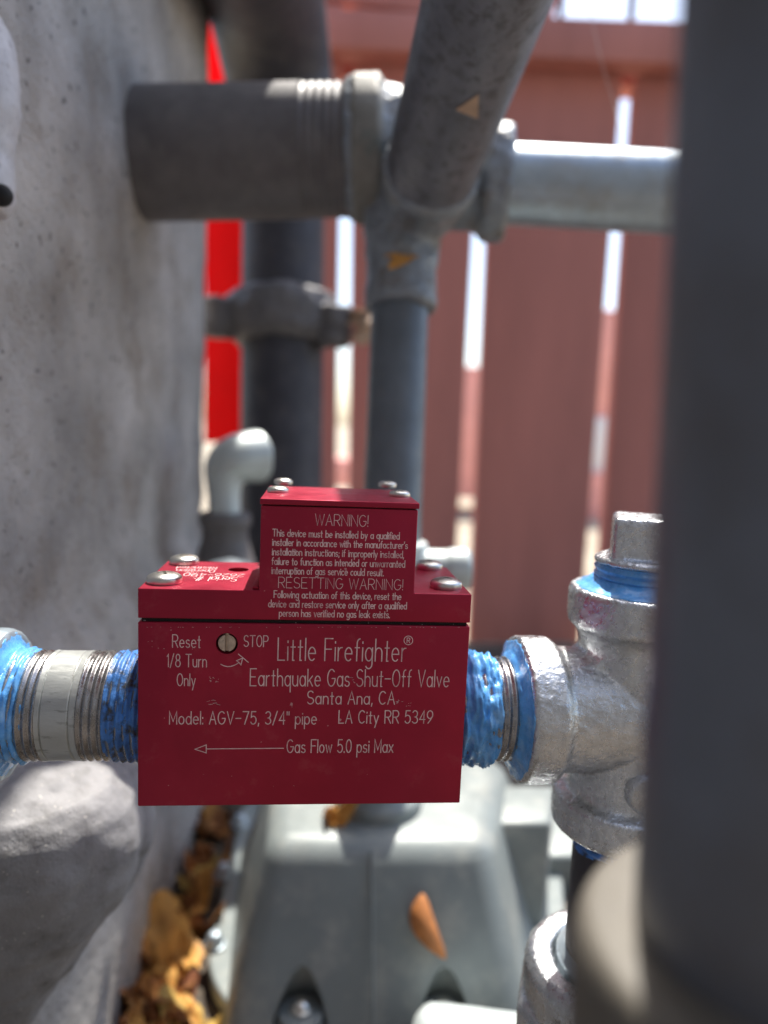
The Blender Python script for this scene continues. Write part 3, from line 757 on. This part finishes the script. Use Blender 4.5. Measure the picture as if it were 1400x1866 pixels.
lathe(bm, eb, -lv, round_prof([(0, r_leg * .9), (0, r_leg * 1.2), (.001, r_leg * 1.28), (.011, r_leg * 1.28), (.016, r_leg * 1.22), (.03, r_leg * 1.3), (.06, r_leg * 1.5)], .002), 64)
rs = .0212
es = sl_b + sv_ * .008
lathe(bm, es, -sv_, round_prof([(0, rs * .9), (0, rs * 1.04), (.002, rs * 1.08), (.008, rs * 1.08), (.012, rs * .98), (.03, rs * .9), (.045, rs * .6)], .002), 64)
bm = fused(bm, .0013, 8); jitter(bm, .0009, 120, 4)
tag(obj('cross_fitting', bm, DUSTY, None, 60), 'dusty grey cast cross fitting where the four upper pipes meet', 'pipe fitting')
bm = bmesh.new(); lathe(bm, pb_ + ax * .0006, ax, round_prof([(0, R2 * .9), (0, R2 * 1.02), (.002, R2 * 1.10), (.0145, R2 * 1.10), (.017, R2 * 1.0), (.017, R2 * .9)], .002), 64); jitter(bm, .0008, 100, 6)
tag(obj('collar_ring', bm, COLLAR, None, 60), 'pale weathered collar on the end of the thick horizontal pipe', 'pipe fitting')
# galvanised pipe to the right
bm = bmesh.new(); lathe(bm, er - vx * .004, vx, [(0, r_r), (.34, r_r)], 64)
tag(obj('galvanised_pipe', bm, GALVD), 'galvanised horizontal pipe running right from the cross fitting', 'pipe')
# slanted pipe coming up towards the camera
bm = bmesh.new(); Ls = (sl_t - sl_b).length; lathe(bm, sl_b - sv_ * .004, sv_, [(0, rs), (Ls + .02, rs)], 72)
slp = obj('steel_pipe', bm, SCR); tag(slp, 'scratched grey pipe slanting up towards the camera with a leaf scrap', 'pipe')
# vertical leg, its lower tee and the stub to the right
bm = bmesh.new(); lathe(bm, eb - lv * .004, lv, [(0, r_leg), ((leg_b - eb).length, r_leg)], 64)
tag(obj('steel_pipe', bm, SLATE), 'slate grey vertical pipe dropping from the cross fitting behind the valve', 'pipe')
dS = DB - .026
st = U(715, 1040, dS); ss, se = U(700, 1035, dS), U(858, 1037, dS)
bm = bmesh.new(); rt_ = .0092
lathe(bm, ss, se - ss, round_prof([(0, rt_), (.030, rt_), (.031, .0098), ((se - ss).length - .003, .0102), ((se - ss).length, .0092), ((se - ss).length, .003)], .0015), 48)
tube(bm, [leg_b + Vector((0, 0, .012)), leg_b, leg_b - Vector((0, 0, .016))], r_leg * 1.2, 40)
bm = fused(bm, .0008, 5); tag(obj('pipe_tee', bm, ZINC, None, 60), 'whitish galvanised tee with a capped stub just behind the valve', 'pipe fitting')

# ================================================================== GAS METER below
ZF, ZM = -.192, -.116
mt = thing('gas_meter', 'grey painted gas meter with bolted flange under the red valve', 'gas meter', (.07, .2, ZG))
bm = bmesh.new()
tf = [onz(488, 1536, ZM), onz(893, 1536, ZM), onz(915, 1376, ZM), onz(505, 1376, ZM)]
bf = [onz(388, 1905, ZF), onz(985, 1905, ZF), onz(1005, 1520, ZF), onz(428, 1520, ZF)]
hexa(bm, [p - Vector((0, 0, .02)) for p in bf], tf)
bevel(bm, .011, 6, angle=20)
bmesh.ops.triangulate(bm, faces=[f for f in bm.faces if len(f.verts) > 4])
recess = []
for px, py in ((548, 1822), (808, 1822)):
    P = onz(px, 1862, ZF); c = bmesh.new(); lathe(c, (P.x, P.y, ZF - .021), (0, 0, 1), [(0, .0140), (.024, .0135), (.055, .0008)], 32); bm = cut(bm, c); recess.append(P)
obj('upper_case', bm, METER, mt, 40)
bm = bmesh.new()
fl = [onz(455, 1890, ZF), onz(372, 1765, ZF), onz(445, 1455, ZF), onz(1015, 1455, ZF), onz(1040, 1800, ZF), onz(960, 1895, ZF)]
prism(bm, fl, (0, 0, -.010)); bmesh.ops.recalc_face_normals(bm, faces=bm.faces[:])
bevel(bm, .016, 6, [e for e in bm.edges if abs((e.verts[0].co - e.verts[1].co).z) > .005]); bevel(bm, .002, 3, angle=50)
obj('flange', bm, METER, mt, 40)
bm = bmesh.new(); hexa(bm, [Vector((p.x * .94 + .005, p.y * .94 + .012, ZG)) for p in bf], [Vector((p.x, p.y + .004, ZF - .009)) for p in bf]); bevel(bm, .01, 4); obj('lower_case', bm, METER, mt, 40)
# cast seam rib down the front
c1, c2 = onz(678, 1532, ZM), onz(680, 1900, ZF)
def onslope(px, py):
    n_s = (tf[1] - tf[0]).cross(bf[0] - tf[0]); return onplane(px, py, n_s, tf[0])
bm = bmesh.new(); tube(bm, [onslope(677, 1550), onslope(679, 1700), onslope(680, 1895)], .0007, 10); obj('seam_rib', bm, METER, mt)
def boltm(P, r, h, m, par, nm='bolt'):
    bm = bmesh.new(); lathe(bm, P, (0, 0, 1), round_prof([(0, r * 1.25), (.0016, r * 1.25), (.0017, r), (h * .6, r), (h, r * .55), (h, .0003)], .0012), 24); return obj(nm, bm, m, par)
for px, py in ((432, 1492), (402, 1584), (385, 1712)): boltm(onz(px + 6, py + 12, ZF), .0046, .008, GALVD, mt)
for P in recess:
    bm = bmesh.new(); lathe(bm, (P.x, P.y, ZF - .004), (0, 0, 1), round_prof([(0, .0110), (.010, .0105), (.0105, .001)], .001), 24); obj('screw_boss', bm, METER, mt)
    boltm(Vector((P.x, P.y, ZF + .0064)), .0042, .005, STEEL, mt)
# square regulator box behind on the right, riser into the meter
bz = ZM - .012
bm = bmesh.new(); q = [onz(872, 1500, bz), onz(1004, 1500, bz), onz(1012, 1430, bz), onz(880, 1430, bz)]
hexa(bm, [Vector((p.x, p.y, ZF - .02)) for p in q], q); bevel(bm, .003, 3); obj('side_box', bm, METER, mt, 40)
bm = bmesh.new(); q = [onz(960, 1560, ZF + .012), onz(1080, 1560, ZF + .012), onz(1080, 1440, ZF + .012), onz(975, 1440, ZF + .012)]
hexa(bm, [Vector((p.x, p.y, ZG)) for p in q], q); bevel(bm, .004, 3); obj('side_case', bm, METER, mt, 40)
nk = onz(690, 1462, ZM)
bm = bmesh.new(); lathe(bm, (nk.x, nk.y, ZM - .004), (0, 0, 1), round_prof([(0, .024), (.010, .024), (.014, .018), (.055, .0165)], .002), 48); obj('inlet_neck', bm, METER, mt)
# white pipe stub in front of the meter
wp = U(790, 1892, .315); wq = U(1010, 1925, .30)
bm = bmesh.new(); lathe(bm, wp, wq - wp, round_prof([(-.009, .001), (-.009, .007), (-.004, .0128), (.004, .0135), (.09, .0135)], .004), 48)
tag(obj('galvanised_pipe', bm, ZINC), 'whitish rounded pipe end at the bottom edge in front of the meter', 'pipe')

# ================================================================== BACK LEFT PIPES
DV = .585
rv = 74 / FPX * DV
vt, vb = U(519, 150, DV), U(512, 1000, DV)
va = (vb - vt).normalized()
ris = thing('riser_pipe', 'black vertical riser pipe between the wall corner and the fence', 'pipe', vb)
bm = bmesh.new(); lathe(bm, vt - va * .05, va, [(0, rv), (vb.z - ZG + (vt - vb).length + .02, rv)], 64); obj('pipe_length', bm, BLKP, ris)
# swept bend at the top, thicker, leaning left and towards the camera
bm = bmesh.new()
tube(bm, [vt + va * .02, U(515, 190, DV - .005), U(500, 90, DV - .03), U(478, -30, DV - .09), U(440, -190, DV - .2)], [rv * 1.1, rv * 1.28, rv * 1.3, rv * 1.28, rv * 1.25], 48); obj('bend', bm, BLKP, ris)
kp = U(515, 583, DV)
bm = bmesh.new(); lathe(bm, kp - va * .021, va, round_prof([(0, rv), (0, rv * 1.12), (.004, rv * 1.32), (.018, rv * 1.34), (.034, rv * 1.30), (.042, rv * 1.1), (.042, rv)], .003), 48)
for sg, px in ((-1, 400), (1, 612)):
    e = U(px, 587 + sg * 8, DV - .02)
    lathe(bm, e - Vector((0, 0, .016)), (0, 0, 1), round_prof([(0, .004), (0, .013), (.032, .013), (.032, .004)], .004), 24)
bm = fused(bm, .0018, 5); jitter(bm, .0016, 60, 3)
clamp = obj('pipe_clamp', bm, GREYP, None, 60); tag(clamp, 'dirty dark clamp ring with two ears around the black riser pipe', 'clamp')
# elbow on its reducer
DE = .44
rE = 29 / FPX * DE
e0, e1, e2, e3 = U(410, 945, DE), U(409, 880, DE), U(428, 836, DE), U(474, 831, DE + .012)
bm = bmesh.new()
tube(bm, [e0, U(409, 905, DE), e1, U(414, 852, DE), U(434, 836, DE + .002), e3], [rE, rE * 1.02, rE * 1.15, rE * 1.4, rE * 1.55, rE * 1.72], 40, True, 8)
bm = fused(bm, .0012, 8)
tag(obj('pipe_elbow', bm, ZINC, None, 60), 'small whitish galvanised elbow standing on a dark reducer left of the valve', 'pipe fitting')
bm = bmesh.new(); q = U(411, 942, DE); sc_ = DE / FPX
lathe(bm, Vector((q.x, q.y, q.z)), (0, 0, -1), round_prof([(-.003, rE), (-.003, 44 * sc_), (0, 47 * sc_), (.005, 47 * sc_), (.006, 41 * sc_), (.014, 42 * sc_), (.030, 56 * sc_), (.040, 60 * sc_), (.10, 60 * sc_), (.11, 50 * sc_)], .002), 48)
red = obj('pipe_reducer', bm, GREYP, None, 50); tag(red, 'dark bell shaped pipe reducer under the whitish elbow', 'pipe fitting')
bm = bmesh.new(); q = U(418, 1068, DE - .06); lathe(bm, q - Vector((0, 0, .05)), (0, 0, 1), round_prof([(0, .016), (.040, .0185), (.055, .0175), (.062, .012), (.065, .001)], .004), 40)
tag(obj('domed_fitting', bm, SLATE, None, 60), 'blue grey domed fitting just behind the valve shelf', 'pipe fitting')

# ================================================================== GREY CASTINGS AT LEFT
dd = .222
cx0 = -118
prof_px = [(1393, 60), (1394, 150), (1402, 245), (1425, 312), (1465, 352), (1510, 364), (1545, 366), (1600, 356), (1660, 330), (1740, 280), (1810, 232), (1880, 185), (2000, 110)]
cz = U(cx0, 1393, dd); czb = U(cx0, 2000, dd)
bm = bmesh.new(); k_ = dd / FPX
aD = (czb - cz).normalized()
lathe(bm, cz, Vector((0, 0, -1)), dense([((y - 1393) * k_, r * k_) for y, r in prof_px], .0015), 120, None, True, (1, .62, 1))
jitter(bm, .0012, 70, 3); jitter(bm, .0001, 600, 6)
dome = obj('cast_housing', bm, CAST, None, 60); tag(dome, 'big rounded dusty grey casting below the left pipe, bulging from the wall', 'casting')
bm = bmesh.new(); pf = [(1388, 190), (1392, 290), (1412, 360), (1450, 384), (1500, 392), (1550, 388), (1600, 372), (1640, 350)]
cz2 = U(cx0 + 2, 1388, dd + .022)
lathe(bm, cz2, Vector((0, 0, -1)), dense([((y - 1388) * k_ * 1.09, r * k_ * 1.09) for y, r in pf], .002), 96, None, True, (1, .35, 1)); jitter(bm, .0008, 80, 9)
obj('mounting_flange', bm, CAST, dome, 60)
ds = .215
bm = bmesh.new(); k_ = ds / FPX
tube(bm, [U(-65, 20, ds), U(-36, 80, ds), U(-34, 190, ds), U(-39, 275, ds), U(-30, 325, ds), U(-28, 362, ds), U(-30, 386, ds)], [40 * k_, 57 * k_, 66 * k_, 58 * k_, 53 * k_, 51 * k_, 38 * k_], 48)
jitter(bm, .0004, 200, 2)
spo = obj('cast_spout', bm, SPOUT, None, 40)
bm = bmesh.new(); bmesh.ops.create_uvsphere(bm, u_segments=20, v_segments=12, radius=.0032); bmesh.ops.translate(bm, verts=bm.verts, vec=U(3, 356, ds - .0042)); obj('opening_shade_ball', bm, BLACK, spo)  # black ball painted in for the shade inside an opening
tag(spo, 'pale grey cast lug hanging at the upper left edge of the frame', 'casting')

# ================================================================== LEAVES AND SCRAPS
def leaf_bm(size, curl, lobes=5, ragged=.25, seed=0):
    rnd = random.Random(seed); bm = bmesh.new(); n = 30; ring_n = 5
    ph = rnd.random() * 6
    def pt(an, k):
        base = .5 + .5 * abs(math.sin(an * lobes / 2 + ph)) * ragged + (1 - ragged) * .5
        r = size * .5 * base * (1 + .35 * math.cos(an)) * k
        x, y = r * math.cos(an), r * math.sin(an) * .8
        z = curl * size * ((x / size) ** 2 * 2.2 - (y / size) ** 2 * 1.6 + .25 * noise.fractal(Vector((x / size * 4, y / size * 4, seed)), .7, 2, 4) * 2)
        return Vector((x, y, z))
    c = bm.verts.new(pt(0, 0)); prev = None
    for k in range(1, ring_n + 1):
        cur = [bm.verts.new(pt(2 * math.pi * j / n, k / ring_n)) for j in range(n)]
        for j in range(n):
            if prev is None: bm.faces.new((c, cur[j], cur[(j + 1) % n]))
            else: bm.faces.new((prev[j], cur[j], cur[(j + 1) % n], prev[(j + 1) % n]))
        prev = cur
    bmesh.ops.recalc_face_normals(bm, faces=bm.faces[:])
    r = bmesh.ops.solidify(bm, geom=bm.faces[:], thickness=.0004)
    return bm
def put(bm, loc, rot):
    M = Matrix.Translation(loc) @ Matrix(((1, 0, 0, 0), (0, 1, 0, 0), (0, 0, 1, 0), (0, 0, 0, 1)))
    from mathutils import Euler
    bmesh.ops.transform(bm, matrix=Matrix.Translation(loc) @ Euler(rot).to_matrix().to_4x4(), verts=bm.verts[:]); return bm
# litter bed between the wall and the meter
bm = bmesh.new()
rnd = random.Random(3)
for i in range(170):
    px, py = rnd.uniform(190, 470), rnd.uniform(1440, 1990)
    P = onz(px, py, ZG + .004)
    if (P - A).dot(wn) < .004 or px > 352 + (1765 - py) * .2: continue
    b2 = leaf_bm(rnd.uniform(.014, .026), .8, rnd.choice((3, 4, 5)), .3, i)
    put(b2, P + Vector((0, 0, rnd.uniform(0, .008))), (rnd.uniform(-.55, .25), rnd.uniform(-.4, .4), rnd.uniform(0, 6.3)))
    tmp = bpy.data.meshes.new('t'); b2.to_mesh(tmp); b2.free(); bm.from_mesh(tmp); bpy.data.meshes.remove(tmp)
o = obj('leaf_litter', bm, LITTER, None, 60, False); o['kind'] = 'stuff'; o['label'] = 'dead brown leaf litter between the wall and the meter'; o['category'] = 'leaf litter'
big_leaves = [
    ((326, 1660), .034, LEAFA, 'pale orange dry leaf beside the upper meter bolts', .010, (-.15, -.1, .6), 11),
    ((306, 1760), .050, LEAFA, 'largest curled orange leaf in the drift between wall and meter', .014, (-.1, -.15, 2.1), 12),
    ((345, 1606), .026, LEAFC, 'small yellow leaf lying in the upper end of the leaf drift', .014, (-.2, .1, .4), 13),
    ((374, 1510), .030, LEAFB, 'dark russet leaf deepest in the gap under the valve', .010, (.2, .2, 1.4), 14),
    ((272, 1850), .036, LEAFB, 'dark reddish brown leaf at the bottom edge against the wall', .008, (.1, .2, .9), 15),
    ((360, 1872), .032, LEAFC, 'pale yellow leaf at the bottom edge beside the meter flange', .010, (-.1, -.1, 2.9), 16),
    ((318, 1858), .036, LEAFA, 'orange brown leaf at the bottom edge in the middle of the drift', .012, (-.1, .1, 4.1), 17)]
for (px, py), sz, m_, lab, lift, rot, sd_ in big_leaves:
    b2 = put(leaf_bm(sz, .5, 5, .35, sd_), onz(px, py, ZG + lift), rot); tag(obj('dry_leaf', b2, m_, None, 60), lab, 'leaf', 'dry leaves drifted between the wall and the meter')
# curled leaf on the meter front
bm = bmesh.new(); cs = []
for k in range(15):
    t = k / 14; a = math.sin(math.pi * t) ** .7
    P = onslope(770 + 40 * (t ** 2) - 8 * math.sin(math.pi * t), 1628 + 118 * t); ns = (tf[1] - tf[0]).cross(bf[0] - tf[0]).normalized()
    if ns.y > 0: ns = -ns
    wv = RT * (.0056 * a + .0003)
    cs.append([P - wv + ns * .0008, P - wv * .3 + ns * (.0008 + .0042 * a), P + wv * .5 + ns * (.0008 + .0036 * a), P + wv + ns * .001])
grid_surface(bm, cs, False); bmesh.ops.recalc_face_normals(bm, faces=bm.faces[:]); bmesh.ops.solidify(bm, geom=bm.faces[:], thickness=.0003)
tag(obj('dry_leaf', bm, LEAFM, None, 60), 'curled orange leaf stuck on the front of the grey meter', 'leaf')
# triangular scrap on the slanted pipe, bits on the cross fitting
def onpipe(px, py, p0, av, r):
    rr = ray(px, py); w0 = CAM - p0
    d_ = rr - av * rr.dot(av); w_ = w0 - av * w0.dot(av)
    a_, b_, c_ = d_.dot(d_), 2 * d_.dot(w_), w_.dot(w_) - r * r
    return CAM + rr * ((-b_ - math.sqrt(max(0, b_ * b_ - 4 * a_ * c_))) / (2 * a_))
bm = bmesh.new(); tri = [onpipe(*p, sl_b, sv_, rs + .0006) for p in ((831, 201), (872, 174), (871, 217))]
prism(bm, tri, -FWD * .0006); tag(obj('leaf_scrap', bm, LEAFT, None, 0), 'triangular tan leaf scrap stuck to the slanted grey pipe', 'leaf')
b2 = put(leaf_bm(.008, 1.2, 3, .3, 40), U(716, 472, DB - .035), (1.2, .2, 1.1)); tag(obj('leaf_scrap', b2, LEAFA, None, 60), 'small orange leaf scrap on the cross fitting above the vertical pipe', 'leaf')
b2 = put(leaf_bm(.032, .9, 3, .2, 41), U(655, 592, DV - .03), (1.3, .2, 1.3)); tag(obj('leaf_scrap', b2, LEAFT, None, 60), 'tan leaf caught beside the clamp ring', 'leaf')
b2 = put(leaf_bm(.016, 1.2, 3, .3, 42), onz(605, 1500, ZM) + Vector((0, 0, .003)), (.4, .2, .3)); tag(obj('leaf_scrap', b2, LEAFA, None, 60), 'brown leaf scrap on the meter top directly below the valve', 'leaf')
bm = bmesh.new(); tube(bm, [U(1076, 20, .40), U(1098, 120, .385), U(1122, 200, .375), U(1136, 292, DB - .03)], .00018, 6)
tag(obj('spider_thread', bm, WEB), 'thin spider thread hanging above the galvanised horizontal pipe', 'thread')
